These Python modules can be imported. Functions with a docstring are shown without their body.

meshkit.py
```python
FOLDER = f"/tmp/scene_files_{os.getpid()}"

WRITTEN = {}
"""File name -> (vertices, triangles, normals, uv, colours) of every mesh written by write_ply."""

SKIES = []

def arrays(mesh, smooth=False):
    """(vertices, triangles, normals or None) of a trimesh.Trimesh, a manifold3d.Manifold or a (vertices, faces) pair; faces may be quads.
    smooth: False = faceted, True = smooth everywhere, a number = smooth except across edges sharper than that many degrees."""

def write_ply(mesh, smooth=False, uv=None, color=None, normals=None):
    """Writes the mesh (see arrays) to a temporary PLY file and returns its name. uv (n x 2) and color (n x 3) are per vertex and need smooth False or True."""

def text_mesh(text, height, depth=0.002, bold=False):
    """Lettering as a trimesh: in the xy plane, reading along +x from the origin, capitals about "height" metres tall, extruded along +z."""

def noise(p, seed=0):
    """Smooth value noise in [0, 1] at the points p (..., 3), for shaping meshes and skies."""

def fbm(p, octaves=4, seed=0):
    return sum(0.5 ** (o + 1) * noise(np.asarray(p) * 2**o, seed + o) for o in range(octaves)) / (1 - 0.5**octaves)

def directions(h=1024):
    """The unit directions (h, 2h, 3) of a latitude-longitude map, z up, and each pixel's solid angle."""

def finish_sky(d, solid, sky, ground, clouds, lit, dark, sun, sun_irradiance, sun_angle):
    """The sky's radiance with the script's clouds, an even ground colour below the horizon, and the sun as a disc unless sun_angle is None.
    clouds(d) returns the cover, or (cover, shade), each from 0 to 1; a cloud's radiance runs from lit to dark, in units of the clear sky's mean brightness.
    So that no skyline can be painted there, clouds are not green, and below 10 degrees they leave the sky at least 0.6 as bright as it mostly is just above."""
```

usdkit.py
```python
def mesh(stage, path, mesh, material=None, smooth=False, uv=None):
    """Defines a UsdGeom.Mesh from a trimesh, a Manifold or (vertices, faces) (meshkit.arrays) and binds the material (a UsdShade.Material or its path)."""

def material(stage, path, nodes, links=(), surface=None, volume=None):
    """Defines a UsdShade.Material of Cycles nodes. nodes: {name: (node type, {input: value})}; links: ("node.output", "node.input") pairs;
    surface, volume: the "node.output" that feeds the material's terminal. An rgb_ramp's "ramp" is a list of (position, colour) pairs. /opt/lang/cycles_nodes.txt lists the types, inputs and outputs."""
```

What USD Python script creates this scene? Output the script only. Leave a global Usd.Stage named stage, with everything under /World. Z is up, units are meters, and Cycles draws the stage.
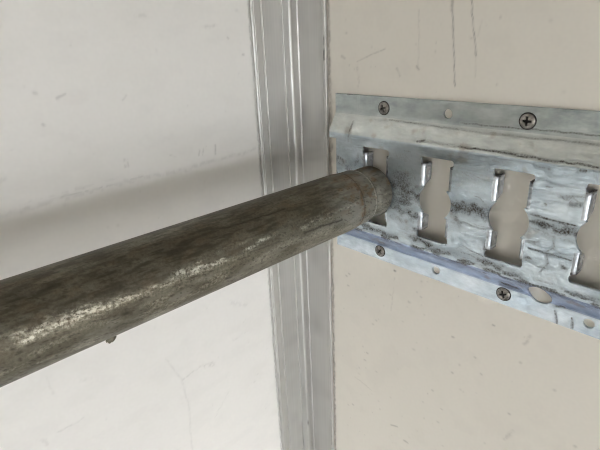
import math
import numpy as np
import trimesh
import shapely
from shapely.geometry import Polygon, LineString, Point, box as sbox
from shapely.ops import unary_union
from manifold3d import Manifold, CrossSection
import usdkit
import meshkit
from pxr import Usd, UsdGeom, UsdLux, UsdShade, Gf, Sdf, Vt

stage = Usd.Stage.CreateInMemory()
UsdGeom.SetStageUpAxis(stage, 'Z')
UsdGeom.SetStageMetersPerUnit(stage, 1.0)
UsdGeom.Xform.Define(stage, '/World')
UsdGeom.Scope.Define(stage, '/World/Looks')
RNG = np.random.default_rng(7)

# World: the side wall is the plane x = 0 (cargo space at x < 0), the front wall is y = YC, z up; z = 0 is the middle of the lashing rail.
YC = 0.0938
REAR, LEFT, FLOOR, TOP, GROUND = -3.00, -2.45, -0.85, 1.45, -1.90
BLOCKER_Z = 0.22          # lower edge of an added, unseen rear panel that cuts off upper sky

# ------------------------------------------------------------------ camera, sky, sun, exposure
EYE = np.array([-0.2791, -0.2084, 0.1064])
YAW, PITCH, ROLL, FOCAL_PX = 0.8239, -0.3823, -0.0439, 466.64
fw = np.array([math.cos(PITCH) * math.cos(YAW), math.cos(PITCH) * math.sin(YAW), math.sin(PITCH)])
r0 = np.array([math.sin(YAW), -math.cos(YAW), 0.0])
u0 = np.cross(r0, fw)
cr, sr = math.cos(ROLL), math.sin(ROLL)
rt, up = cr * r0 + sr * u0, -sr * r0 + cr * u0
cam = UsdGeom.Camera.Define(stage, '/World/camera')
cam.AddTransformOp().Set(Gf.Matrix4d(*rt, 0, *up, 0, *(-fw), 0, *EYE, 1))
cam.CreateHorizontalApertureAttr(36.0)
cam.CreateVerticalApertureAttr(27.0)
cam.CreateFocalLengthAttr(FOCAL_PX * 36.0 / 600.0)
cam.CreateClippingRangeAttr(Gf.Vec2f(0.01, 1000.0))
cam.CreateExposureAttr(-0.04)

SKY = (0.97, 0.99, 1.02)
dome = UsdLux.DomeLight.Define(stage, '/World/sky')
dome.CreateColorAttr(Gf.Vec3f(*SKY))
dome.CreateIntensityAttr(3.8)
# overcast: no direct sun reaches the yard or the box

# ------------------------------------------------------------------ helpers
used = {}


def numbered(parent, name):
    k = used.get((parent, name), 0)
    used[(parent, name)] = k + 1
    return f'{parent}/{name}' + (f'_{k:03d}' if k else '')


def keys(prim, **kw):
    for k, v in kw.items():
        if v:
            prim.SetCustomDataByKey(k, v)
    return prim


def obj(name, mesh, mat, parent='/World', smooth=False, attrs=None, **kw):
    """One Mesh prim. attrs: {primvar: function of the points giving one number per point}."""
    parent = str(parent.GetPath()) if hasattr(parent, 'GetPath') else parent
    m = usdkit.mesh(stage, numbered(parent, name), mesh, mat, smooth=smooth)
    if attrs:
        p = np.array(m.GetPointsAttr().Get(), float)
        for k, fn in attrs.items():
            UsdGeom.PrimvarsAPI(m).CreatePrimvar(k, Sdf.ValueTypeNames.FloatArray, 'vertex').Set(Vt.FloatArray.FromNumpy(np.asarray(fn(p), np.float32)))
    return keys(m.GetPrim(), **kw)


def thing(name, **kw):
    return keys(UsdGeom.Xform.Define(stage, numbered('/World', name)).GetPrim(), **kw)


def slab(x0, x1, y0, y1, z0, z1):
    m = trimesh.creation.box([x1 - x0, y1 - y0, z1 - z0])
    m.apply_translation([(x0 + x1) / 2, (y0 + y1) / 2, (z0 + z1) / 2])
    return m


def lines(a, b, dense0, dense1, step, coarse=0.12):
    """Grid stations from a to b, fine between dense0 and dense1."""
    d0, d1 = max(a, dense0), min(b, dense1)
    parts = [np.linspace(d0, d1, int(round((d1 - d0) / step)) + 1)]
    if d0 > a + 1e-9:
        parts.insert(0, np.linspace(a, d0, max(2, int((d0 - a) / coarse) + 2))[:-1])
    if d1 < b - 1e-9:
        parts.append(np.linspace(d1, b, max(2, int((b - d1) / coarse) + 2))[1:])
    return np.concatenate(parts)


def grid_faces(n, m):
    i, j = np.meshgrid(np.arange(n - 1), np.arange(m - 1), indexing='ij')
    a = i * m + j
    return np.stack([a, a + 1, a + m + 1, a + m], -1).reshape(-1, 4)


def panel(us, vs, to_world, thick):
    """A wall panel: finely divided front, plain back and rims. to_world(u, v, depth)."""
    U, V = np.meshgrid(us, vs, indexing='ij')
    front = to_world(U.ravel(), V.ravel(), 0.0)
    f = grid_faces(len(us), len(vs))
    cu, cv = np.array([us[0], us[-1], us[-1], us[0]]), np.array([vs[0], vs[0], vs[-1], vs[-1]])
    b = np.vstack([to_world(cu, cv, 0.0), to_world(cu, cv, thick)])
    q = [[3 + 4, 2 + 4, 1 + 4, 0 + 4]] + [[i, i + 4, (i + 1) % 4 + 4, (i + 1) % 4] for i in range(4)]
    v = np.vstack([front, b])
    F = np.vstack([f, np.array(q)[:, ::-1] + len(front)])
    tri = np.vstack([F[:, [0, 1, 2]], F[:, [0, 2, 3]]])
    return trimesh.Trimesh(v, tri, process=False)


def sm(x, a, b):
    t = np.clip((x - a) / (b - a), 0, 1)
    return t * t * (3 - 2 * t)


def seg_dist(u, v, a, b):
    a, b = np.asarray(a, float), np.asarray(b, float)
    d = b - a
    t = np.clip(((u - a[0]) * d[0] + (v - a[1]) * d[1]) / (d @ d), 0, 1)
    return np.hypot(u - a[0] - t * d[0], v - a[1] - t * d[1]), t


def strokes(u, v, given, seed=0, jitter=0.0):
    """Marks of a given strength along polylines: (points, width, strength, patchiness)."""
    out = np.zeros(len(u))
    p3 = np.stack([u, v, np.zeros_like(u)], -1)
    for k, (pts, w, s, patch) in enumerate(given):
        pts = np.asarray(pts, float)
        near = (u > pts[:, 0].min() - 4 * w) & (u < pts[:, 0].max() + 4 * w) & (v > pts[:, 1].min() - 4 * w) & (v < pts[:, 1].max() + 4 * w)
        if not near.any():
            continue
        q = p3[near]
        wob = (meshkit.noise(q * 260, seed + k) - 0.5) * w * 1.6 * jitter
        best = np.zeros(near.sum())
        for a, b in zip(pts[:-1], pts[1:]):
            d, t = seg_dist(q[:, 0] + wob, q[:, 1] - wob, a, b)
            best = np.maximum(best, np.exp(-(d / w) ** 2))
        if patch:
            best *= 1 - patch + patch * sm(meshkit.fbm(q * 420, 3, seed + 50 + k), 0.35, 0.65)
        out[near] = np.maximum(out[near], best * s)
    return out


def spots(u, v, n, rect, r, s, seed):
    g = np.random.default_rng(seed)
    out = np.zeros(len(u))
    for _ in range(n):
        cu, cv = g.uniform(rect[0], rect[1]), g.uniform(rect[2], rect[3])
        rr, ss, el = r * g.uniform(0.5, 1.3), s * g.uniform(0.3, 1.0), g.uniform(0.6, 1.8)
        near = (np.abs(u - cu) < 4 * r) & (np.abs(v - cv) < 4 * r)
        d = np.hypot((u[near] - cu) * el, v[near] - cv) / rr
        out[near] = np.maximum(out[near], ss * np.exp(-d ** 2))
    return out


# ------------------------------------------------------------------ materials
def mat(name, nodes, links, surface='p.BSDF'):
    return usdkit.material(stage, '/World/Looks/' + name, nodes, links, surface=surface)


def wall_paint(name, base, tint, mark, rough):
    return mat(name, {
        'g': ('geometry', {}),
        'n1': ('noise_texture', {'scale': 7.0, 'detail': 4.0, 'roughness': 0.6}),
        'r1': ('rgb_ramp', {'ramp': [(0.3, tint), (0.7, base)]}),
        'n2': ('noise_texture', {'scale': 420.0, 'detail': 2.0}),
        'r2': ('rgb_ramp', {'ramp': [(0.2, (0.97,) * 3), (0.8, (1.0,) * 3)]}),
        'mul': ('mix_color', {'blend_type': 'multiply', 'fac': 1.0}),
        'a': ('attribute', {'attribute': 'marks'}),
        'mx': ('mix_color', {'blend_type': 'mix', 'b': mark}),
        'b': ('bump', {'strength': 0.08, 'distance': 0.0005}),
        'n3': ('noise_texture', {'scale': 60.0, 'detail': 3.0}),
        'p': ('principled_bsdf', {'roughness': rough, 'specular_ior_level': 0.4}),
    }, [('g.position', 'n1.vector'), ('g.position', 'n2.vector'), ('g.position', 'n3.vector'), ('n1.fac', 'r1.fac'), ('n2.fac', 'r2.fac'),
        ('r1.color', 'mul.a'), ('r2.color', 'mul.b'), ('mul.result', 'mx.a'), ('a.fac', 'mx.fac'), ('mx.result', 'p.base_color'),
        ('n3.fac', 'b.height'), ('b.normal', 'p.normal')])


M_front = wall_paint('white_panel', (0.83, 0.815, 0.785), (0.81, 0.795, 0.765), (0.25, 0.24, 0.23), 0.42)
M_side = wall_paint('cream_panel', (0.83, 0.79, 0.715), (0.81, 0.77, 0.695), (0.16, 0.14, 0.12), 0.5)
M_plain = mat('plain_cream_panel', {'g': ('geometry', {}), 'n': ('noise_texture', {'scale': 3.0}), 'r': ('rgb_ramp', {'ramp': [(0.3, (0.76, 0.73, 0.67)), (0.7, (0.80, 0.77, 0.71))]}), 'p': ('principled_bsdf', {'roughness': 0.5})},
              [('g.position', 'n.vector'), ('n.fac', 'r.fac'), ('r.color', 'p.base_color')])
M_ceiling = mat('pale_plywood', {'g': ('geometry', {}), 'm': ('mapping', {'scale': (2.0, 25.0, 1.0)}), 'n': ('noise_texture', {'scale': 1.0, 'detail': 5.0}), 'r': ('rgb_ramp', {'ramp': [(0.3, (0.30, 0.275, 0.24)), (0.7, (0.38, 0.35, 0.31))]}), 'p': ('principled_bsdf', {'roughness': 0.6})},
                [('g.position', 'm.vector'), ('m.vector', 'n.vector'), ('n.fac', 'r.fac'), ('r.color', 'p.base_color')])
M_floor = mat('floor_board', {'g': ('geometry', {}), 'm': ('mapping', {'scale': (30.0, 1.5, 1.0)}), 'n': ('noise_texture', {'scale': 1.0, 'detail': 5.0}), 'r': ('rgb_ramp', {'ramp': [(0.3, (0.60, 0.595, 0.585)), (0.7, (0.68, 0.675, 0.66))]}), 'p': ('principled_bsdf', {'roughness': 0.6})},
              [('g.position', 'm.vector'), ('m.vector', 'n.vector'), ('n.fac', 'r.fac'), ('r.color', 'p.base_color')])
M_ground = mat('asphalt_yard', {'g': ('geometry', {}), 'n': ('noise_texture', {'scale': 1.2, 'detail': 6.0}), 'r': ('rgb_ramp', {'ramp': [(0.3, (0.14, 0.14, 0.135)), (0.7, (0.20, 0.195, 0.19))]}), 'p': ('principled_bsdf', {'roughness': 0.9})},
               [('g.position', 'n.vector'), ('n.fac', 'r.fac'), ('r.color', 'p.base_color')])
M_alu = mat('extruded_aluminium', {
    'g': ('geometry', {}), 'm': ('mapping', {'scale': (900.0, 900.0, 6.0)}), 'n': ('noise_texture', {'scale': 1.0, 'detail': 3.0}),
    'r': ('rgb_ramp', {'ramp': [(0.25, (0.57, 0.565, 0.55)), (0.75, (0.62, 0.615, 0.595))]}),
    'a': ('attribute', {'attribute': 'marks'}), 'mx': ('mix_color', {'blend_type': 'mix', 'b': (0.05, 0.045, 0.04)}),
    'n2': ('noise_texture', {'scale': 30.0, 'detail': 3.0}), 'mr': ('map_range', {'from_min': 0.3, 'from_max': 0.7, 'to_min': 0.38, 'to_max': 0.55}),
    'b': ('bump', {'strength': 0.05, 'distance': 0.0002}),
    'p': ('principled_bsdf', {'metallic': 0.75, 'roughness': 0.45}),
}, [('g.position', 'm.vector'), ('m.vector', 'n.vector'), ('n.fac', 'r.fac'), ('r.color', 'mx.a'), ('a.fac', 'mx.fac'), ('mx.result', 'p.base_color'),
    ('g.position', 'n2.vector'), ('n2.fac', 'mr.value'), ('mr.result', 'p.roughness'), ('n.fac', 'b.height'), ('b.normal', 'p.normal')])


def zinc(name, c0, c1, r0, r1, metallic=0.9):
    return mat(name, {
        'g': ('geometry', {}), 'm': ('mapping', {'scale': (1.0, 0.45, 1.0)}),
        'n': ('noise_texture', {'scale': 70.0, 'detail': 5.0, 'roughness': 0.6}), 'r': ('rgb_ramp', {'ramp': [(0.3, c0), (0.7, c1)]}),
        'a': ('attribute', {'attribute': 'grime_shade'}), 'n2': ('noise_texture', {'scale': 900.0, 'detail': 3.0}),
        'mr2': ('map_range', {'from_min': 0.3, 'from_max': 0.7, 'to_min': 0.6, 'to_max': 1.2}),
        'mm': ('math', {'math_type': 'multiply', 'use_clamp': True}),
        'mx': ('mix_color', {'blend_type': 'mix', 'b': (0.045, 0.036, 0.027)}),
        'ar': ('attribute', {'attribute': 'rust'}), 'mx2': ('mix_color', {'blend_type': 'mix', 'b': (0.25, 0.17, 0.09)}),
        'mr': ('map_range', {'from_min': 0.3, 'from_max': 0.7, 'to_min': r0, 'to_max': r1}),
        'ro': ('math', {'math_type': 'multiply_add', 'value2': 0.3, 'use_clamp': True}),
        'me': ('math', {'math_type': 'multiply_add', 'value2': -0.75 * metallic, 'value3': metallic, 'use_clamp': True}),
        'b': ('bump', {'strength': 0.02, 'distance': 0.0003}),
        'p': ('principled_bsdf', {}),
    }, [('g.position', 'm.vector'), ('m.vector', 'n.vector'), ('g.position', 'n2.vector'), ('n.fac', 'r.fac'), ('a.fac', 'mm.value1'), ('n2.fac', 'mr2.value'), ('mr2.result', 'mm.value2'),
        ('r.color', 'mx2.a'), ('ar.fac', 'mx2.fac'), ('mx2.result', 'mx.a'), ('mm.value', 'mx.fac'), ('mx.result', 'p.base_color'), ('n.fac', 'mr.value'), ('mm.value', 'ro.value1'), ('mr.result', 'ro.value3'), ('ro.value', 'p.roughness'),
        ('mm.value', 'me.value1'), ('me.value', 'p.metallic'), ('n.fac', 'b.height'), ('b.normal', 'p.normal')])


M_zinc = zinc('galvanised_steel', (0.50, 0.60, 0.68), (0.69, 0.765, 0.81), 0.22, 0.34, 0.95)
M_zinc_dim_refl = zinc('dim_reflection_zinc', (0.43, 0.49, 0.50), (0.57, 0.61, 0.60), 0.24, 0.36, 0.95)  # darker tone paints a dimmer reflection on the upper flange
M_zinc_bright_refl = zinc('bright_reflection_zinc', (0.68, 0.73, 0.725), (0.82, 0.85, 0.825), 0.22, 0.34, 0.92)  # lighter tone paints the brighter reflection on the upper slope
M_zinc_pale_refl = zinc('pale_reflection_zinc', (0.55, 0.66, 0.76), (0.74, 0.81, 0.87), 0.22, 0.34, 0.95)  # reflected light on the lower flange put into the colour
M_zinc_blue_refl = zinc('blue_reflection_zinc', (0.30, 0.39, 0.60), (0.46, 0.55, 0.74), 0.18, 0.30, 0.95)  # darker blue reflection on the down-facing slope put into the colour
M_zinc_lip = zinc('folded_zinc_edge', (0.55, 0.60, 0.66), (0.70, 0.74, 0.78), 0.18, 0.28, 0.97)
M_screw = mat('dark_screw_steel', {'g': ('geometry', {}), 'n': ('noise_texture', {'scale': 500.0}), 'r': ('rgb_ramp', {'ramp': [(0.3, (0.22, 0.205, 0.19)), (0.7, (0.42, 0.40, 0.37))]}), 'p': ('principled_bsdf', {'metallic': 0.9, 'roughness': 0.28})},
              [('g.position', 'n.vector'), ('n.fac', 'r.fac'), ('r.color', 'p.base_color')])
M_recess_shade = mat('recess_shade', {'g': ('geometry', {}), 'n': ('noise_texture', {'scale': 500.0}), 'r': ('rgb_ramp', {'ramp': [(0.3, (0.012, 0.011, 0.01)), (0.7, (0.03, 0.028, 0.025))]}), 'p': ('principled_bsdf', {'roughness': 0.8})},  # near-black colour paints the shade in the cross recess and head gap
               [('g.position', 'n.vector'), ('n.fac', 'r.fac'), ('r.color', 'p.base_color')])
M_bar = mat('worn_bar_steel', {
    'g': ('geometry', {}), 'm': ('mapping', {'scale': (0.35, 1.0, 1.0)}),
    'n': ('noise_texture', {'scale': 90.0, 'detail': 6.0, 'roughness': 0.65}), 'r': ('rgb_ramp', {'ramp': [(0.25, (0.105, 0.094, 0.066)), (0.5, (0.165, 0.150, 0.112)), (0.78, (0.27, 0.26, 0.205))]}),
    'n2': ('noise_texture', {'scale': 700.0, 'detail': 4.0, 'roughness': 0.7}),
    'aw': ('attribute', {'attribute': 'wear_glint'}), 'ag': ('attribute', {'attribute': 'grime_shade'}), 'ar': ('attribute', {'attribute': 'rust'}), 'ap': ('attribute', {'attribute': 'pale'}), 'xp': ('mix_color', {'b': (0.30, 0.29, 0.25)}),
    'tw': ('map_range', {'from_min': 0.38, 'from_max': 0.62, 'to_min': 0.0, 'to_max': 1.3}), 'mw': ('math', {'math_type': 'multiply', 'use_clamp': True}),
    'fr': ('rgb_ramp', {'ramp': [(0.3, (0.62, 0.60, 0.56)), (0.7, (1.0, 1.0, 1.0))]}), 'fm': ('mix_color', {'blend_type': 'multiply', 'fac': 1.0}),
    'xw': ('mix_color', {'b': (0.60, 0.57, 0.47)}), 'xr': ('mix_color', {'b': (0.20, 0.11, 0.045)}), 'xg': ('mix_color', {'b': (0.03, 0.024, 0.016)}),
    'ro': ('math', {'math_type': 'multiply_add', 'value2': -0.16, 'value3': 0.50}),
    'me': ('math', {'math_type': 'multiply_add', 'value2': 0.25, 'value3': 0.62, 'use_clamp': True}),
    'b': ('bump', {'strength': 0.35, 'distance': 0.0005}), 'b2': ('bump', {'strength': 0.25, 'distance': 0.0003}),
    'p': ('principled_bsdf', {}),
}, [('g.position', 'm.vector'), ('m.vector', 'n.vector'), ('g.position', 'n2.vector'), ('n.fac', 'r.fac'), ('n2.fac', 'tw.value'), ('tw.result', 'mw.value1'), ('aw.fac', 'mw.value2'),
    ('r.color', 'fm.a'), ('n2.fac', 'fr.fac'), ('fr.color', 'fm.b'), ('fm.result', 'xp.a'), ('ap.fac', 'xp.fac'), ('xp.result', 'xw.a'), ('mw.value', 'xw.fac'), ('xw.result', 'xr.a'), ('ar.fac', 'xr.fac'), ('xr.result', 'xg.a'), ('ag.fac', 'xg.fac'), ('xg.result', 'p.base_color'),
    ('mw.value', 'ro.value1'), ('ro.value', 'p.roughness'), ('mw.value', 'me.value1'), ('me.value', 'p.metallic'),
    ('n.fac', 'b.height'), ('n2.fac', 'b2.height'), ('b.normal', 'b2.normal'), ('b2.normal', 'p.normal')])

# ------------------------------------------------------------------ the box of the truck
T = 0.03
# front wall (plane y = YC), u = x, v = z
FRONT_MARKS = [  # (points on the wall in metres, half width, strength, patchiness)
    ([(-0.0418, -0.335), (-0.0418, 0.145)], 0.0008, 0.5, 0.3),  # painted gap shadow beside the corner strip
    ([(-0.2334, 0.0178), (-0.1873, 0.0199), (-0.1471, 0.0212), (-0.1163, 0.0194), (-0.0762, 0.0211), (-0.046, 0.0226)], 0.0016, 0.2, 0.6),
    ([(-0.2219, 0.022), (-0.1865, 0.0237), (-0.1607, 0.025)], 0.0009, 0.12, 0.9),
    ([(-0.1997, 0.0211), (-0.1749, 0.0208), (-0.1396, 0.0216)], 0.0007, 0.3, 0.9),
    ([(-0.1885, 0.0789), (-0.1836, 0.081)], 0.0007, 0.42, 0.3),
    ([(-0.1493, 0.0736), (-0.1463, 0.0758)], 0.0007, 0.22, 0.3),
    ([(-0.084, 0.0328), (-0.0845, 0.0259)], 0.0007, 0.42, 0.4),
    ([(-0.0921, 0.0327), (-0.0927, 0.0267)], 0.0007, 0.32, 0.95),
    ([(-0.0948, 0.0324), (-0.0954, 0.0264)], 0.0007, 0.32, 0.95),
    ([(-0.0983, 0.0323), (-0.0988, 0.0271)], 0.0007, 0.3, 0.95),
    ([(-0.1551, 0.0361), (-0.1559, 0.0308)], 0.0007, 0.25, 0.95),
    ([(-0.1527, 0.0356), (-0.1534, 0.0303)], 0.0007, 0.25, 0.95),
    ([(-0.1223, 0.0324), (-0.1187, 0.0303)], 0.0007, 0.22, 0.8),
    ([(-0.1889, 0.0236), (-0.1852, 0.0237)], 0.001, 0.3, 0.5),
    ([(-0.2283, 0.0381), (-0.2256, 0.0386)], 0.0014, 0.22, 0.5),
    ([(-0.0824, 0.1158), (-0.0722, 0.1169)], 0.0013, 0.2, 0.7),
    ([(-0.1317, 0.1218), (-0.1248, 0.1229)], 0.0013, 0.16, 0.8),
    ([(-0.1989, 0.0651), (-0.1987, 0.0645)], 0.0009, 0.3, 0),
    ([(-0.2, 0.0832), (-0.199, 0.0831)], 0.0009, 0.25, 0),
    ([(-0.0629, 0.108), (-0.0621, 0.1073)], 0.0008, 0.3, 0),
    ([(-0.0505, 0.0957), (-0.0495, 0.0956)], 0.0008, 0.35, 0),
]
FRONT_LOW = [  # (points on the wall in metres, half width, strength, patchiness)
    ([(-0.1518, -0.128), (-0.1414, -0.1553), (-0.1394, -0.1867), (-0.1431, -0.2324)], 0.001, 0.14, 0.5),
    ([(-0.1414, -0.1553), (-0.1235, -0.1525), (-0.1114, -0.1541)], 0.0011, 0.2, 0.7),
    ([(-0.1186, -0.1542), (-0.1097, -0.1573)], 0.0018, 0.22, 0.9),
    ([(-0.0876, -0.1436), (-0.0715, -0.1422)], 0.0012, 0.14, 0.7),
    ([(-0.116, -0.2132), (-0.0992, -0.1951)], 0.001, 0.1, 0.6),
    ([(-0.2372, -0.1413), (-0.2278, -0.1418), (-0.2193, -0.1413)], 0.0008, 0.2, 0.6),
    ([(-0.2142, -0.1104), (-0.2078, -0.1135)], 0.0016, 0.14, 0.8),
    ([(-0.2347, -0.0937), (-0.2329, -0.1107)], 0.001, 0.1, 0.6),
    ([(-0.0843, -0.1066), (-0.0699, -0.1152)], 0.002, 0.13, 0.9),
    ([(-0.2475, -0.1409), (-0.246, -0.1456)], 0.0014, 0.16, 0.6),
]
SIDE_MARKS = [  # (points on the wall in metres, half width, strength, patchiness)
    ([(0.0518, -0.335), (0.0518, 0.145)], 0.0011, 0.6, 0.4),  # painted shadow of the gap along the corner strip
    ([(0.0508, 0.020), (0.0508, 0.070)], 0.0016, 0.5, 0.5),  # the same painted gap shadow, deeper by the rail end
    ([(-0.0488, 0.1276), (-0.0519, 0.101), (-0.0553, 0.0741)], 0.00045, 0.6, 0.35),
    ([(-0.0606, 0.1266), (-0.0637, 0.1089), (-0.0673, 0.0918)], 0.00045, 0.6, 0.35),
    ([(-0.0673, 0.0918), (-0.0683, 0.0799)], 0.0005, 0.18, 0.6),
    ([(-0.0489, 0.1233), (-0.0494, 0.1178)], 0.0008, 0.5, 0.3),
    ([(-0.0264, 0.1193), (-0.0279, 0.0956), (-0.0278, 0.0845)], 0.0005, 0.2, 0.6),
    ([(0.0241, 0.0883), (0.0113, 0.0927), (-0.0008, 0.0965)], 0.0005, 0.3, 0.4),
    ([(0.0236, 0.0872), (0.0227, 0.0711)], 0.0012, 0.2, 0.8),
    ([(-0.0108, 0.0836), (-0.0139, 0.0791)], 0.0009, 0.28, 0.4),
    ([(-0.027, 0.0857), (-0.0286, 0.0838)], 0.0007, 0.4, 0),
    ([(0.0386, 0.0921), (0.0357, 0.0907)], 0.001, 0.3, 0.2),
    ([(-0.0689, 0.1113), (-0.0674, 0.1028)], 0.0005, 0.12, 0.6),
]
SIDE_LOW = [  # (points on the wall in metres, half width, strength, patchiness)
    ([(0.0248, -0.1984), (0.005, -0.2021)], 0.0006, 0.18, 0.5),
    ([(-0.0161, -0.0761), (-0.0136, -0.1077)], 0.0006, 0.16, 0.7),
    ([(-0.1205, -0.0869), (-0.1231, -0.0794)], 0.0013, 0.25, 0.7),
    ([(-0.1181, -0.1722), (-0.1216, -0.1621)], 0.0014, 0.25, 0.7),
    ([(-0.0183, -0.2285), (-0.0254, -0.2257)], 0.0008, 0.4, 0.3),
    ([(-0.033, -0.2364), (-0.037, -0.2363)], 0.0009, 0.4, 0.2),
    ([(0.036, -0.0926), (0.0349, -0.0929)], 0.0008, 0.35, 0),
    ([(0.0322, -0.0889), (0.0311, -0.0892)], 0.0008, 0.35, 0),
    ([(0.0137, -0.1722), (0.0126, -0.1724)], 0.0008, 0.3, 0),
    ([(0.0111, -0.163), (0.01, -0.1632)], 0.0008, 0.3, 0),
    ([(-0.0158, -0.069), (-0.0167, -0.0693)], 0.0008, 0.8, 0),
    ([(-0.07, -0.1059), (-0.0708, -0.1061)], 0.0008, 0.4, 0),
    ([(-0.0721, -0.1379), (-0.0729, -0.1381)], 0.0008, 0.35, 0),
    ([(-0.0985, -0.0825), (-0.0992, -0.0827)], 0.0008, 0.5, 0),
    ([(-0.0942, -0.1266), (-0.095, -0.1269)], 0.0008, 0.3, 0),
    ([(-0.0302, -0.0919), (-0.0311, -0.0922)], 0.0008, 0.3, 0),
    ([(-0.0121, -0.0927), (-0.0131, -0.093)], 0.0008, 0.2, 0),
    ([(-0.0403, -0.0836), (-0.0412, -0.0839)], 0.0008, 0.25, 0),
    ([(0.0333, -0.1011), (0.0322, -0.1014)], 0.0008, 0.3, 0),
    ([(0.0015, -0.1236), (0.0005, -0.1239)], 0.0008, 0.25, 0),
    ([(-0.1175, -0.1484), (-0.1182, -0.1486)], 0.0008, 0.35, 0),
    ([(-0.0877, -0.1156), (-0.0884, -0.1158)], 0.0008, 0.3, 0),
    ([(-0.0565, -0.1646), (-0.0574, -0.1648)], 0.0008, 0.25, 0),
    ([(-0.1196, -0.1025), (-0.1202, -0.1027)], 0.0008, 0.25, 0),
    ([(-0.1419, -0.1126), (-0.1425, -0.1128)], 0.0008, 0.25, 0),
    ([(-0.1601, -0.1473), (-0.1607, -0.1475)], 0.0008, 0.25, 0),
    ([(0.0276, -0.2334), (0.0264, -0.2335)], 0.0008, 0.3, 0),
    ([(-0.0661, -0.1779), (-0.0669, -0.178)], 0.0008, 0.25, 0),
    ([(0.0001, -0.1778), (-0.0009, -0.178)], 0.0008, 0.25, 0),
]


def front_marks(p):
    on = np.abs(p[:, 1] - YC) < 1e-6
    u, v = p[:, 0], p[:, 2]
    out = strokes(u, v, FRONT_MARKS, 3, 0.8)
    out = np.maximum(out, strokes(u, v, FRONT_LOW, 90, 1.0))
    out = np.maximum(out, spots(u, v, 70, (-0.26, -0.04, -0.30, 0.13), 0.0010, 0.16, 5))
    q = np.stack([u, v, u * 0], -1)
    out = np.maximum(out, 0.035 * sm(meshkit.fbm(q * np.array([45, 90, 1]), 4, 11), 0.45, 0.75))
    return out * on


def side_marks(p):
    on = np.abs(p[:, 0]) < 1e-6
    u, v = p[:, 1], p[:, 2]
    out = strokes(u, v, SIDE_MARKS, 30, 0.8)
    out = np.maximum(out, strokes(u, v, SIDE_LOW, 130, 1.0))
    out = np.maximum(out, spots(u, v, 90, (-0.13, 0.05, -0.30, -0.068), 0.0008, 0.26, 8))
    out = np.maximum(out, spots(u, v, 25, (-0.13, 0.05, 0.066, 0.125), 0.0008, 0.25, 9))
    q = np.stack([u, v, u * 0], -1)
    out = np.maximum(out, 0.03 * sm(meshkit.fbm(q * np.array([60, 60, 1]), 4, 17), 0.52, 0.75))
    return out * on



us = lines(LEFT, 0.0, -0.285, -0.035, 0.0008)
vs = lines(FLOOR, TOP, -0.335, 0.145, 0.0008)
obj('wall_front', panel(us, vs[::1], lambda u, v, d: np.stack([u, np.full_like(u, YC) + d, v], -1), T), M_front, attrs={'marks': front_marks},
    kind='structure', label='white panel front wall of the cargo box, left of the aluminium corner strip', category='wall')
us = lines(REAR, YC, -0.185, 0.060, 0.0008)
obj('wall_right', panel(-us[::-1], vs, lambda u, v, d: np.stack([np.zeros_like(u) + d, -u, v], -1), T), M_side, attrs={'marks': side_marks},
    kind='structure', label='cream panel side wall carrying the galvanised slotted rail', category='wall')
obj('wall_left', slab(LEFT - T, LEFT, REAR, YC + T, FLOOR, TOP), M_plain, kind='structure', label='cream side wall of the cargo box opposite the rail', category='wall')
obj('floor', slab(LEFT - T, T, REAR, YC + T, FLOOR - 0.04, FLOOR), M_floor, kind='structure', label='worn tan board floor of the cargo box', category='floor')
obj('ceiling', slab(LEFT - T, T, REAR, YC + T, TOP, TOP + T), M_ceiling, kind='structure', label='pale plywood ceiling of the cargo box', category='ceiling')
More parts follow.
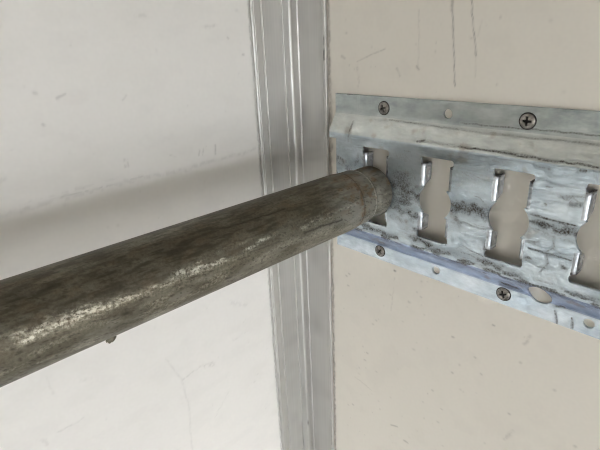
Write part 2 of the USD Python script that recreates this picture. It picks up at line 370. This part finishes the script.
obj('door_1', slab(LEFT - T, T, REAR - 0.03, REAR, BLOCKER_Z, TOP + T), M_plain, kind='structure', label='added unseen panel across the upper rear opening to block sky light', category='door')  # added out of view to shape the sky light
obj('ground', slab(-40, 40, -60, 30, GROUND - 0.1, GROUND), M_ground, kind='structure', label='grey asphalt yard behind the open cargo box', category='ground')

# ------------------------------------------------------------------ aluminium corner strip
G = 0.0010


def bead(u0, h, base, w=0.0009, n=7):
    """A small rounded rib across the flange."""
    a = np.linspace(0, math.pi, n)
    return [(u0 - w * math.cos(t), base + h * math.sin(t)) for t in a]


# (u along the wall from the corner, v off the wall)
left = [(0.0412, G), (0.0412, 0.0016), (0.0407, 0.0021), (0.0400, 0.0022)]
for (u0, h, b) in ((0.0389, 0.0009, 0.0022), (0.0312, 0.0010, 0.0021)):
    left += [(u0 + 0.0008 * math.cos(t), b + h * math.sin(t)) for t in np.linspace(0, math.pi, 7)]
left += [(0.0210, 0.0021), (0.0117, 0.0021)]
left += [(0.0110 + 0.0006 * math.cos(t), 0.0021 + 0.0012 * math.sin(t)) for t in np.linspace(0.1, math.pi * 0.75, 7)] + [(0.0102, 0.0026)]
fil = [(0.0075 - 0.0, 0.0026)] + [(0.0026 + 0.0026 * (1 - math.sin(t)), 0.0026 + 0.0026 * (1 - math.cos(t))) for t in np.linspace(0.15, math.pi / 2 - 0.15, 7)] + [(0.0026, 0.0075)]
right = [(0.0026, 0.0098)] + [(0.0021 + 0.0012 * math.sin(t), 0.0106 + 0.0006 * math.cos(t)) for t in np.linspace(math.pi * 0.75, 0.1, 7)]
right += [(0.0021, 0.0113), (0.0021, 0.0210), (0.0021, 0.0355), (0.0019, 0.0360), (0.0019, 0.0372), (0.0024, 0.0378), (0.0030, 0.0383), (0.0033, 0.0389), (0.0034, 0.0401), (0.0031, 0.0408), (0.0026, 0.0411), (G, 0.0411)]
# outline: a = distance from the side wall (along -x), b = distance from the front wall (along -y)
outline = [(u, v) for u, v in left] + [(a, b) for a, b in fil] + right + [(G, G)]
ring = np.array(outline)
area = 0.5 * np.sum(ring[:, 0] * np.roll(ring[:, 1], -1) - np.roll(ring[:, 0], -1) * ring[:, 1])
zs = lines(FLOOR, TOP, -0.335, 0.145, 0.0012)


def sweep_z(ring, zs):
    n, m = len(ring), len(zs)
    v = np.concatenate([np.stack([-ring[:, 0], YC - ring[:, 1], np.full(n, z)], -1) for z in zs])
    i, k = np.meshgrid(np.arange(n), np.arange(m - 1), indexing='ij')
    j = (i + 1) % n
    q = np.stack([k * n + i, k * n + j, (k + 1) * n + j, (k + 1) * n + i], -1).reshape(-1, 4)
    tri = np.vstack([q[:, [0, 1, 2]], q[:, [0, 2, 3]]])
    t = trimesh.Trimesh(v, tri, process=False)
    capv, capf = trimesh.creation.triangulate_polygon(Polygon(ring), engine='earcut')
    caps = []
    for z, s in ((zs[0], 1), (zs[-1], -1)):
        caps.append(trimesh.Trimesh(np.stack([-capv[:, 0], YC - capv[:, 1], np.full(len(capv), z)], -1), capf[:, ::-s], process=False))
    return trimesh.util.concatenate([t] + caps)


def trim_marks(p):
    u, v = p[:, 1], p[:, 2]                       # along y for the side flange
    out = strokes(u, v, [([(0.0540, 0.1060), (0.0541, 0.1010)], 0.0007, 0.8, 0.4), ([(0.0545, 0.0960), (0.0543, 0.0900)], 0.0009, 0.95, 0.2), ([(0.0545, 0.0890), (0.0545, 0.0800)], 0.0005, 0.6, 0.7),
                         ([(0.0545, -0.2700), (0.0545, -0.3050)], 0.0006, 0.6, 0.2), ([(0.0555, -0.3150), (0.0535, -0.3200)], 0.0011, 0.7, 0.2)], 60, 0.6) * (p[:, 0] > -0.006)
    q = p * np.array([300, 300, 25])
    out = np.maximum(out, 0.18 * sm(meshkit.fbm(q, 3, 21), 0.5, 0.8))
    near = (np.abs(p[:, 0] + 0.0045) < 0.0035) & (np.abs(p[:, 1] - YC + 0.0045) < 0.0035)
    out = np.maximum(out, near * 0.8 * np.exp(-((v + 0.2985) / 0.0035) ** 2) * np.exp(-(((p[:, 0] + YC - p[:, 1]) / 0.0009) ** 2)))
    return out


tm = sweep_z(ring, zs)
if tm.volume < 0:
    tm.invert()
obj('trim_1', tm, M_alu, smooth=40, attrs={'marks': trim_marks}, kind='structure', label='ribbed aluminium corner strip where the white front wall meets the cream side wall', category='corner trim')

# ------------------------------------------------------------------ galvanised slotted lashing rail
RAIL_Y0, RAIL_Y1, PITCH_Y, SLOT0, NSLOT, TH = 0.0437, -0.4785, 0.0502, -0.0020, 10, 0.0020
P = 0.0102                                        # how far the face stands off the wall
path = [(0.0011, 0.0650), (0.0011, 0.0502), (P - 0.001, 0.0372), (P - 0.001, -0.0392), (0.0011, -0.0503), (0.0011, -0.0632)]


def filleted(pts, r, n=7):
    pts = [np.array(p, float) for p in pts]
    out = [pts[0]]
    for a, b, c in zip(pts[:-2], pts[1:-1], pts[2:]):
        p0 = b + (a - b) / np.linalg.norm(a - b) * r
        p1 = b + (c - b) / np.linalg.norm(c - b) * r
        for t in np.linspace(0, 1, n):
            out.append((1 - t) ** 2 * p0 + 2 * t * (1 - t) * b + t * t * p1)
    return out + [pts[-1]]


prof = LineString(filleted(path, 0.0024)).buffer(TH / 2, cap_style='flat', join_style='mitre')
sec = np.array(prof.exterior.coords)[:-1] * [-1, 1]
if Polygon(sec).exterior.is_ccw is False:
    sec = sec[::-1]
rail = Manifold.extrude(CrossSection([sec]), RAIL_Y0 - RAIL_Y1).rotate((90, 0, 0)).translate((0, RAIL_Y0, 0))


def along_x(poly, x0, x1):
    """A prism over a polygon of (y, z), from x0 to x1."""
    rings = [np.array(shapely.geometry.polygon.orient(poly).exterior.coords)[:-1]]
    m = Manifold.extrude(CrossSection(rings), x1 - x0)
    return m.transform(np.array([[0, 0, 1, x0], [1, 0, 0, 0], [0, 1, 0, 0]], float))


def slot_shape(y):
    s = unary_union([
        sbox(y - 0.0086, -0.0290, y + 0.0086, 0.0290),
        sbox(y - 0.0103, 0.0262, y + 0.0103, 0.0276).buffer(0.0018),
        sbox(y - 0.0103, -0.0276, y + 0.0103, -0.0262).buffer(0.0018),
        sbox(y - 0.0117, 0.0085, y + 0.0117, 0.0246),
        sbox(y - 0.0117, -0.0246, y + 0.0117, -0.0105),
        Point(y, -0.0010).buffer(0.0125, 32)])
    return s


cut = Manifold()
for k in range(NSLOT):
    cut = cut + along_x(slot_shape(SLOT0 - k * PITCH_Y), -0.03, 0.02)
for k in range(NSLOT):
    for z in (0.0570, -0.0555):
        yk = -0.0028 - k * 0.0502
        cut = cut + along_x(Point(yk, z).buffer(0.0031 if k % 2 else 0.0024, 20), -0.03, 0.02)
cut = cut + along_x(Point(-0.1256, -0.0460).buffer(0.0072, 28), -0.03, 0.02)
cut = cut + along_x(Point(-0.3766, -0.0460).buffer(0.0072, 28), -0.03, 0.02)
cut = cut + along_x(sbox(0.0370, -0.0335, 0.06, 0.0318).buffer(0.0006), -0.03, 0.02)       # the face is cut back at the end of the rail
rail = rail - cut
rail_near, rail_far = rail.split_by_plane((0, 1, 0), -0.1720)


def bands(m, zc):
    out, rest = [], m
    for z in zc:
        top, rest = rest.split_by_plane((0, 0, 1), z)
        out.append(top)
    return out + [rest]


def rail_grime_shade(p):
    y, z = p[:, 1], p[:, 2]
    k = np.round((SLOT0 - y) / PITCH_Y)
    dy = y - (SLOT0 - k * PITCH_Y)
    q = np.stack([y, z, p[:, 0]], -1)
    n1 = meshkit.fbm(q * np.array([160, 420, 200]), 4, 31)
    n2 = meshkit.fbm(q * np.array([70, 90, 90]), 4, 37)
    n3 = meshkit.fbm(q * np.array([60, 900, 200]), 3, 41)
    face = np.abs(z) < 0.041
    near = np.clip(1 - (np.abs(y + 0.06) / 0.13), 0.25, 1)
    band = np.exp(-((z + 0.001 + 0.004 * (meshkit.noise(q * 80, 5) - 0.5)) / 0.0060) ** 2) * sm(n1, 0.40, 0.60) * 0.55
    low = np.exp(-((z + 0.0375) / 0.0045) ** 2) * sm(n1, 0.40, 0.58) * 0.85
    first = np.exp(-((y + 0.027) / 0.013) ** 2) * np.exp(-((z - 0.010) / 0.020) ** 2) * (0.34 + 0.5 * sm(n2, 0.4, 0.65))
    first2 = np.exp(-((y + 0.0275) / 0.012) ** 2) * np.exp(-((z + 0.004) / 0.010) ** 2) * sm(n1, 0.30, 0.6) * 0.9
    loww = ((z < -0.008) & (z > -0.04)) * sm(n3, 0.50, 0.68) * 0.45 * sm(n2, 0.35, 0.6)
    upw = ((z > 0.008) & (z < 0.036)) * sm(n3, 0.58, 0.70) * 0.22
    scr = np.zeros(len(y))
    out = np.maximum.reduce([band, low, first, first2, loww, upw]) * face
    crest = 0 * np.exp(-((z - 0.0376 - 0.0004 * np.sin(y * 300)) / 0.0007) ** 2) * sm(-y, 0.055, 0.075) * sm(meshkit.fbm(q * np.array([120, 20, 20]), 3, 53), 0.30, 0.5) * 0.85
    crest2 = np.exp(-((z - 0.0497) / 0.0006) ** 2) * 0.30 + np.exp(-((z + 0.0500) / 0.0006) ** 2) * 0.25  # painted shade lines along the flange bends
    out = np.maximum.reduce([out, crest, crest2])
    out = np.maximum(out, strokes(y, z, [(q, max(w, 0.0006) * 1.2, min(1.0, 1.3 * k), 0.45 * f) for q, w, k, f in RAIL_SCRATCH_SHADE], 200, 0.8))
    return np.clip(out, 0, 1)


g = np.random.default_rng(12)
RAIL_SCRATCH_SHADE = [  # (points (y, z) on the rail, half width, strength, patchiness): scratches and dirt, some painted shade
    ([(-0.0681, -0.0008), (-0.0809, 0.0002), (-0.0901, 0.0003)], 0.0036, 0.85, 0.55),
    ([(-0.1147, 0.0057), (-0.1276, 0.0053), (-0.1396, 0.0049)], 0.0005, 0.75, 0.2),
    ([(-0.1162, 0.0009), (-0.127, 0.0007)], 0.002, 0.85, 0.5),
    ([(-0.1289, 0.0004), (-0.1404, 0.0002)], 0.0024, 0.75, 0.6),
    ([(-0.1348, 0.0162), (-0.1393, 0.017)], 0.0014, 0.55, 0.4),
    ([(-0.1218, 0.0134), (-0.1221, 0.0132)], 0.0009, 0.95, 0),
    ([(-0.1205, 0.0232), (-0.1241, 0.0237)], 0.0006, 0.65, 0.3),
    ([(-0.1163, -0.0155), (-0.1406, -0.0157)], 0.00045, 0.85, 0.1),
    ([(-0.1293, -0.0042), (-0.1306, -0.0104), (-0.1265, -0.0149), (-0.1284, -0.0215), (-0.1249, -0.0289)], 0.0005, 0.65, 0.25),
    ([(-0.1175, -0.0211), (-0.1182, -0.0215)], 0.0013, 0.8, 0.2),
    ([(-0.1368, -0.0205), (-0.1376, -0.0214)], 0.0013, 0.75, 0.2),
    ([(-0.0737, -0.0259), (-0.0903, -0.0295)], 0.0005, 0.6, 0.4),
    ([(-0.0742, -0.0309), (-0.0842, -0.032)], 0.0008, 0.5, 0.6),
    ([(-0.0738, -0.0095), (-0.0911, -0.0114)], 0.0006, 0.5, 0.5),
    ([(-0.0699, 0.0231), (-0.0804, 0.0197)], 0.0004, 0.45, 0.3),
    ([(-0.0799, 0.0094), (-0.0838, 0.009), (-0.088, 0.0053)], 0.0004, 0.55, 0.2),
    ([(-0.0875, -0.0326), (-0.1019, -0.034)], 0.0019, 0.85, 0.45),
    ([(-0.1159, -0.0121), (-0.1221, -0.0091)], 0.0006, 0.5, 0.4),
    ([(-0.0898, -0.0244), (-0.0906, -0.0176)], 0.0008, 0.6, 0.6),
    ([(-0.1303, -0.0127), (-0.1354, -0.0133)], 0.0004, 0.5, 0.3),
    ([(-0.1302, 0.0039), (-0.1398, 0.0036)], 0.0008, 0.6, 0.5),
    ([(-0.1171, 0.0162), (-0.1284, 0.0159)], 0.0005, 0.35, 0.6),
    ([(-0.0175, 0.005), (-0.0396, 0.002)], 0.0046, 0.88, 0.45),
    ([(-0.0161, -0.002), (-0.0264, -0.0048)], 0.0022, 0.6, 0.5),
    ([(-0.0144, -0.0114), (-0.0405, -0.0128)], 0.003, 0.62, 0.8),
    ([(-0.0168, -0.0205), (-0.037, -0.0186)], 0.003, 0.42, 0.8),
    ([(-0.0328, -0.0129), (-0.0406, -0.0151)], 0.0016, 0.75, 0.4),
    ([(-0.0373, -0.024), (-0.0422, -0.0248)], 0.0012, 0.7, 0.4),
    ([(0.0121, -0.0332), (0.0015, -0.0336)], 0.0016, 0.85, 0.4),
    ([(0.0015, -0.0344), (-0.0238, -0.0355)], 0.0018, 0.75, 0.6),
    ([(-0.0367, -0.0305), (-0.0513, -0.033)], 0.0022, 0.75, 0.55),
    ([(-0.0552, -0.036), (-0.0676, -0.0344)], 0.0018, 0.75, 0.6),
    ([(-0.0661, 0.0028), (-0.0716, 0.0003)], 0.0032, 0.85, 0.5),
    ([(-0.0668, -0.006), (-0.0724, -0.012)], 0.003, 0.5, 0.8),
    ([(-0.0364, 0.0388), (-0.0408, 0.0394)], 0.0009, 0.95, 0.2),
    ([(-0.0435, 0.0391), (-0.0677, 0.0384)], 0.0005, 0.5, 0.4),
    ([(0.0236, 0.0456), (0.0241, 0.0311)], 0.001, 0.6, 0.85),
    ([(0.0338, 0.0196), (0.0242, 0.0099), (0.0103, 0.0212)], 0.004, 0.55, 0.95),
    ([(-0.0086, 0.0495), (-0.0625, 0.0481)], 0.0003, 0.5, 0.2),  # painted shade in the upper bend
    ([(0.0208, 0.0639), (0.0207, 0.0534)], 0.0004, 0.4, 0.2),
    ([(0.0315, 0.0651), (0.0276, 0.0649)], 0.0008, 0.95, 0.2),
    ([(0.0364, 0.0069), (0.036, 0.004)], 0.0012, 0.7, 0.3),
    ([(-0.0676, 0.0386), (-0.0899, 0.039)], 0.0005, 0.85, 0.3),
    ([(-0.0899, 0.039), (-0.1189, 0.0382), (-0.145, 0.0384)], 0.0007, 0.95, 0.2),
    ([(-0.0968, 0.0394), (-0.1226, 0.0379)], 0.0009, 0.6, 0.6),
    ([(-0.062, 0.052), (-0.1401, 0.053)], 0.0004, 0.55, 0.2),  # painted crease shade, flange side of the bend
    ([(-0.0636, 0.0481), (-0.1416, 0.0484)], 0.00035, 0.45, 0.4),  # painted crease shade, slope side of the bend
    ([(-0.1144, 0.0349), (-0.1211, 0.0333)], 0.0009, 0.65, 0.6),
    ([(-0.1362, 0.0357), (-0.1395, 0.036)], 0.0008, 0.75, 0.4),
    ([(-0.0884, 0.0336), (-0.0955, 0.0337)], 0.0012, 0.5, 0.7),
    ([(-0.069, 0.0246), (-0.0907, 0.0202)], 0.0004, 0.5, 0.3),
    ([(-0.1345, -0.0549), (-0.1372, -0.0638)], 0.0004, 0.7, 0.2),
    ([(-0.1442, -0.0557), (-0.1453, -0.0627)], 0.0005, 0.75, 0.2),
    ([(-0.1361, -0.0505), (-0.1388, -0.0507)], 0.0012, 0.75, 0.4),
    ([(-0.1157, -0.0506), (-0.1192, -0.05)], 0.0008, 0.45, 0.4),
    ([(-0.1026, -0.0457), (-0.112, -0.0469)], 0.0014, 0.75, 0.3),  # painted shadow spot on the lower slope
    ([(-0.091, -0.0416), (-0.0923, -0.0418)], 0.0008, 0.8, 0),
]
for _ in range(60):
    cy, cz, L = g.uniform(-0.165, -0.005), g.uniform(-0.036, 0.034), g.uniform(0.003, 0.012)
    a = g.normal(0, 0.35) + (math.pi / 2 if g.random() < 0.2 else 0)
    RAIL_SCRATCH_SHADE.append(([(cy, cz), (cy + L * math.cos(a), cz + L * math.sin(a))], 0.00035, g.uniform(0.2, 0.5), 0.5))


def rail_rust(p):
    q = np.stack([p[:, 1], p[:, 2], p[:, 0]], -1)
    n = meshkit.fbm(q * 130, 4, 71)
    return 0.45 * sm(n, 0.60, 0.75) * (np.abs(p[:, 2]) < 0.05)


RA = {'grime_shade': rail_grime_shade, 'rust': rail_rust}
lr = thing('lashing_rail', label='galvanised steel slotted lashing rail screwed to the cream side wall', category='lashing rail')
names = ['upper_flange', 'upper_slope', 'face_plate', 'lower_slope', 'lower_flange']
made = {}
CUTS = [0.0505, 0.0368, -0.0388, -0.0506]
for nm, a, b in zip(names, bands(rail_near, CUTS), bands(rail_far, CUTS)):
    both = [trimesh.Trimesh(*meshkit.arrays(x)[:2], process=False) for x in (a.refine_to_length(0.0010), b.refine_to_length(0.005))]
    made[nm] = obj(nm, trimesh.util.concatenate(both), {'lower_slope': M_zinc_blue_refl, 'lower_flange': M_zinc_pale_refl, 'upper_flange': M_zinc_dim_refl, 'upper_slope': M_zinc_bright_refl}.get(nm, M_zinc), lr, smooth=35, attrs=RA)

# folded edges of the slots: sub-parts of the face
R_O, W_IN, W_OUT = 0.0030, 0.0087, 0.0117


def lip(side, upper):
    arc_o = [(W_IN + R_O - R_O * math.sin(t) , P - R_O + R_O * math.cos(t)) for t in np.linspace(0, math.pi / 2, 9)]
    ri = R_O - 0.0018
    arc_i = [(W_IN + R_O - ri * math.sin(t), P - R_O + ri * math.cos(t)) for t in np.linspace(math.pi / 2, 0, 7)]
    poly = arc_o + [(W_IN, 0.0012), (W_IN + 0.0018, 0.0012)] + arc_i
    pts = np.array([(-pp, side * w) for w, pp in poly])     # (x, y)
    if not Polygon(pts).exterior.is_ccw:
        pts = pts[::-1]
    z0, z1 = (0.0080, 0.0243) if upper else (-0.0243, -0.0100)
    m = Manifold.extrude(CrossSection([pts]), z1 - z0).translate((0, 0, z0))
    zi = z0 if upper else z1
    s = 1 if upper else -1
    nrm = np.array([-0.45, 0, s * 0.9]); nrm /= np.linalg.norm(nrm)   # the end by the round hole is cut at a slant
    at = np.array([-P, 0, zi])
    return m.trim_by_plane(tuple(nrm), float(nrm @ at)).refine_to_length(0.003)


for k in range(NSLOT):
    for side in (1, -1):
        for upper in (True, False):
            obj('slot_lip', lip(side, upper).translate((0, SLOT0 - k * PITCH_Y, 0)), M_zinc_lip, made['face_plate'], smooth=35, attrs={'grime_shade': lambda p: np.maximum(0.35 * sm(meshkit.fbm(p * 300, 3, 77), 0.5, 0.7), 0.95 * (np.abs(p[:, 2]) > 0.0240)), 'rust': lambda p: p[:, 0] * 0})  # grime, plus lip ends darkened for the shade in the relief corners


# screws: domed countersunk heads with a cross recess
def screw_parts(turn):
    prof = [(0, 0.0016), (0.0012, 0.00156), (0.0024, 0.0013), (0.0034, 0.00095), (0.0041, 0.0005), (0.0045, 0.0001), (0.0046, -0.0003), (0.0024, -0.0020), (0, -0.0020)]
    head = Manifold.revolve(CrossSection([np.array(prof)[::-1] if Polygon(prof).exterior.is_ccw is False else np.array(prof)]), 40)
    arm = lambda w, L, d: Manifold.cube((L, w, d), True)
    plus = (arm(0.0014, 0.0052, 0.003) + arm(0.0052, 0.0014, 0.003) + Manifold.cylinder(0.003, 0.0012, 0.0012, 20, True)).translate((0, 0, 0.0016)).rotate((0, 0, turn))
    inner = (arm(0.0016, 0.0054, 0.0006) + arm(0.0054, 0.0016, 0.0006)).translate((0, 0, 0.0002)).rotate((0, 0, turn))
    ring = (Manifold.cylinder(0.0007, 0.0052, 0.0047, 36) - Manifold.cylinder(0.003, 0.0043, 0.0043, 36, True)).translate((0, 0, -0.0003))  # dark ring drawn as the shade of the gap round the head
    return head - plus, inner, ring


def to_wall(m, y, z, x=-0.0021):
    # local z points into the room (-x)
    return m.transform(np.array([[0, 0, -1, x], [-1, 0, 0, y], [0, 1, 0, z]], float))


for k in range(0, NSLOT, 2):
    for z, turn in ((0.0570, 18 + 37 * k), (-0.0555, 52 + 29 * k)):
        h, inner, ring = screw_parts(turn)
        s = obj('screw', to_wall(h, -0.0026 - k * 0.0502, z), M_screw, lr, smooth=40, label='dark domed cross-head screw')
        obj('cross_recess', to_wall(inner, -0.0026 - k * 0.0502, z), M_recess_shade, s)
        obj('gap_shade', to_wall(ring, -0.0026 - k * 0.0502, z), M_recess_shade, s)

# ------------------------------------------------------------------ steel load bar
BY, BZ, R = -0.0008, -0.0026, 0.0208
sb = thing('load_bar', label='dirty round steel bar set into the first slot of the rail', category='load bar')


def lathe_x(prof, nt, caps=True):
    """prof: (x, r) from far left to the wall."""
    prof = np.asarray(prof, float)
    t = np.arange(nt) * 2 * math.pi / nt
    v = np.concatenate([np.stack([np.full(nt, x), BY + r * np.cos(t), BZ + r * np.sin(t)], -1) for x, r in prof])
    i, k = np.meshgrid(np.arange(nt), np.arange(len(prof) - 1), indexing='ij')
    j = (i + 1) % nt
    q = np.stack([k * nt + i, (k + 1) * nt + i, (k + 1) * nt + j, k * nt + j], -1).reshape(-1, 4)
    tri = [np.vstack([q[:, [0, 1, 2]], q[:, [0, 2, 3]]])]
    for ring0, x in ((0, prof[0][0]), ((len(prof) - 1) * nt, prof[-1][0])):
        c = len(v)
        v = np.vstack([v, [[x, BY, BZ]]])
        a = ring0 + np.arange(nt)
        tri.append(np.stack([np.full(nt, c), a, ring0 + (np.arange(nt) + 1) % nt], -1))
    m = trimesh.Trimesh(v, np.vstack(tri), process=False)
    m.fix_normals()
    return m


def bar_coords(p):
    th = np.degrees(np.arctan2(p[:, 2] - BZ, p[:, 1] - BY)) % 360
    return p[:, 0], th


def bar_wear_glint(p):
    x, th = bar_coords(p)
    q = np.stack([x * 60, th / 9.0, th * 0], -1)
    n = meshkit.fbm(q, 4, 81)
    fleck = meshkit.fbm(np.stack([x * 260, th / 2.2, th * 0], -1), 4, 83)
    streak = (0.35 + 1.3 * sm(fleck, 0.45, 0.62)) * np.exp(-((th - 166 - 4 * (meshkit.noise(np.stack([x * 25, x * 0, x * 0], -1), 3) - 0.5)) / 7.0) ** 2) * sm(n, 0.36, 0.60) * (1 - 0.75 * sm(x, -0.155, -0.10))  # painted highlight along the bar, broken up by worn flecks
    lower = sm(th, 172, 190) * (1 - sm(th, 225, 245)) * sm(n, 0.46, 0.72) * 0.25
    edge = np.exp(-((x + 0.0312) / 0.0009) ** 2) * 1.4  # painted highlight on the collar edge
    return np.clip(np.maximum.reduce([streak, lower, edge]), 0, 1)


BAR_LINES = [  # (x, angle in degrees / 2000) along the bar
    ([(-0.1536, 0.06272), (-0.1361, 0.06392), (-0.1105, 0.06467)], 0.0009, 0.95, 0.15),
    ([(-0.1505, 0.06292), (-0.1275, 0.06372)], 0.0016, 0.6, 0.6),
    ([(-0.1933, 0.05731), (-0.1825, 0.05716), (-0.171, 0.05928)], 0.0012, 0.8, 0.5),
    ([(-0.1023, 0.08915), (-0.0868, 0.08954), (-0.0691, 0.09182)], 0.0009, 0.95, 0.15),
    ([(-0.1767, 0.03866), (-0.1743, 0.04148)], 0.0012, 0.9, 0.1),
    ([(-0.1723, 0.04217), (-0.1691, 0.04312)], 0.0012, 0.8, 0.2),
    ([(-0.1592, 0.10096), (-0.1564, 0.10182)], 0.0011, 0.8, 0.3),
    ([(-0.2215, 0.0702), (-0.2155, 0.06949)], 0.0007, 0.7, 0.3),
    ([(-0.2148, 0.09359), (-0.2138, 0.09384)], 0.002, 0.85, 0.1),
    ([(-0.1993, 0.05724), (-0.1918, 0.0562), (-0.1851, 0.05537)], 0.001, 0.75, 0.5),
    ([(-0.0793, 0.06481), (-0.0641, 0.06452)], 0.0008, 0.7, 0.4),
    ([(-0.0706, 0.06741), (-0.0658, 0.06724)], 0.001, 0.8, 0.2),
    ([(-0.1887, 0.08369), (-0.166, 0.0844), (-0.1435, 0.08519), (-0.1216, 0.08376)], 0.0006, 0.45, 0.5),
    ([(-0.1437, 0.08667), (-0.1145, 0.08856)], 0.0006, 0.5, 0.6),
    ([(-0.238, 0.03803), (-0.2294, 0.04101)], 0.001, 0.5, 0.6),
    ([(-0.2465, 0.05133), (-0.2329, 0.05189)], 0.0008, 0.5, 0.7),
    ([(-0.2426, 0.0905), (-0.2079, 0.09209)], 0.0007, 0.35, 0.7),
    ([(-0.2221, 0.07891), (-0.2184, 0.07841)], 0.0008, 0.7, 0.3),
    ([(-0.2284, 0.0766), (-0.2235, 0.07749)], 0.0007, 0.5, 0.4),
    ([(-0.0929, 0.07043), (-0.0787, 0.07034)], 0.0012, 0.6, 0.5),
    ([(-0.1782, 0.10151), (-0.1665, 0.10304)], 0.0008, 0.5, 0.6),
    ([(-0.1291, 0.08375), (-0.1204, 0.08592)], 0.001, 0.6, 0.5),
]


def bar_grime(p):
    x, th = bar_coords(p)
    q = np.stack([x * 28, th / 12.0, th * 0], -1)
    n = meshkit.fbm(q, 5, 91)
    upper = (1 - sm(th, 150, 176)) * sm(th, 40, 80) * (sm(n, 0.38, 0.66) * 0.30 + sm(meshkit.fbm(np.stack([x * 130, th / 4.0, th * 0], -1), 4, 92), 0.45, 0.65) * 0.42) * (1 - 0.7 * sm(x, -0.075, -0.05))
    pits = sm(meshkit.fbm(np.stack([x * 620, th / 1.9, th * 0], -1), 3, 95), 0.63, 0.74) * 0.55
    seam = np.exp(-((x + 0.0452) / 0.0007) ** 2) * 0.6 + np.exp(-((x + 0.0290) / 0.0012) ** 2) * 0.55
    return np.clip(np.maximum.reduce([upper, pits, seam, strokes(x, th / 2000.0, BAR_LINES, 300, 0.8)]), 0, 1)


def bar_pale(p):
    x, th = bar_coords(p)
    n = meshkit.fbm(np.stack([x * 70, th / 14.0, th * 0], -1), 4, 87)
    tip = sm(x, -0.085, -0.060) * (0.35 + 0.55 * sm(n, 0.35, 0.65)) * sm(th, 70, 120)
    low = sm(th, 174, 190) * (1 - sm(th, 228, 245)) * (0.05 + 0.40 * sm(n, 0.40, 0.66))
    return np.clip(np.maximum(tip, low), 0, 1)


def bar_rust(p):
    x, th = bar_coords(p)
    n = meshkit.fbm(np.stack([x * 160, th / 10.0, th * 0], -1), 4, 99)
    seam = np.exp(-((x + 0.0465) / 0.0030) ** 2) * sm(n, 0.34, 0.58) * 0.85
    blot = np.exp(-((x + 0.046) / 0.0035) ** 2) * np.exp(-((th - 226) / 14) ** 2)
    top = np.exp(-((x + 0.048) / 0.007) ** 2) * (1 - sm(th, 120, 170)) * sm(n, 0.30, 0.55) * 0.6
    gen = (0.12 + 0.45 * sm(x, -0.075, -0.055)) * sm(n, 0.52, 0.72) * (1 - sm(th, 165, 190))
    return np.clip(np.maximum.reduce([seam, blot, gen, top]), 0, 1)


BA = {'wear_glint': bar_wear_glint, 'grime_shade': bar_grime, 'rust': bar_rust, 'pale': bar_pale}
xs = lines(LEFT + 0.001, -0.0490, -0.34, -0.0490, 0.0009, coarse=0.05)
prof = [(x, R) for x in xs] + [(-0.0490 + 0.0042 * math.sin(t), R - 0.0014 * (1 - math.cos(t))) for t in np.linspace(0.2, math.pi / 2, 7)]
obj('tube', lathe_x(prof, 220), M_bar, sb, smooth=40, attrs=BA)
# the end plug: a collar, a shallow groove, and a narrower nose that bears on the face of the rail
plug = [(-0.0452, 0.0190), (-0.0448, 0.0199), (-0.0440, 0.0201), (-0.0400, 0.0201), (-0.0350, 0.0200), (-0.0318, 0.0199), (-0.0308, 0.0196), (-0.0303, 0.0190), (-0.0300, 0.0180), (-0.0292, 0.0176), (-0.0270, 0.0177), (-0.0240, 0.0186), (-0.0180, 0.0189), (-0.0132, 0.0189), (-0.0118, 0.0186), (-0.0109, 0.0179), (-0.0104, 0.0164)]
fine = []
for (x0, ra), (x1, rb) in zip(plug[:-1], plug[1:]):
    n = max(1, int((x1 - x0) / 0.0009))
    fine += [(x0 + (x1 - x0) * i / n, ra + (rb - ra) * i / n) for i in range(n)]
obj('end_plug', lathe_x(fine + [plug[-1]], 160), M_bar, sb, smooth=40, attrs=BA, label='worn narrower steel plug at the end of the bar')
obj('locking_stud', lathe_x([(-0.0110, 0.0095), (-0.0030, 0.0095), (-0.0020, 0.0085)], 48), M_bar, sb, smooth=40, attrs=BA)
# a small burr hanging from the underside
b = trimesh.creation.icosphere(2, 0.0016)
b.vertices += (meshkit.noise(b.vertices * 1500, 4)[:, None] - 0.5) * 0.0016
b.apply_scale([1.5, 0.7, 1.0])
th = math.radians(238)
b.apply_translation([-0.2205, BY + (R + 0.0003) * math.cos(th), BZ + (R + 0.0003) * math.sin(th)])
obj('burr', b, M_bar, sb, smooth=40, attrs=BA)
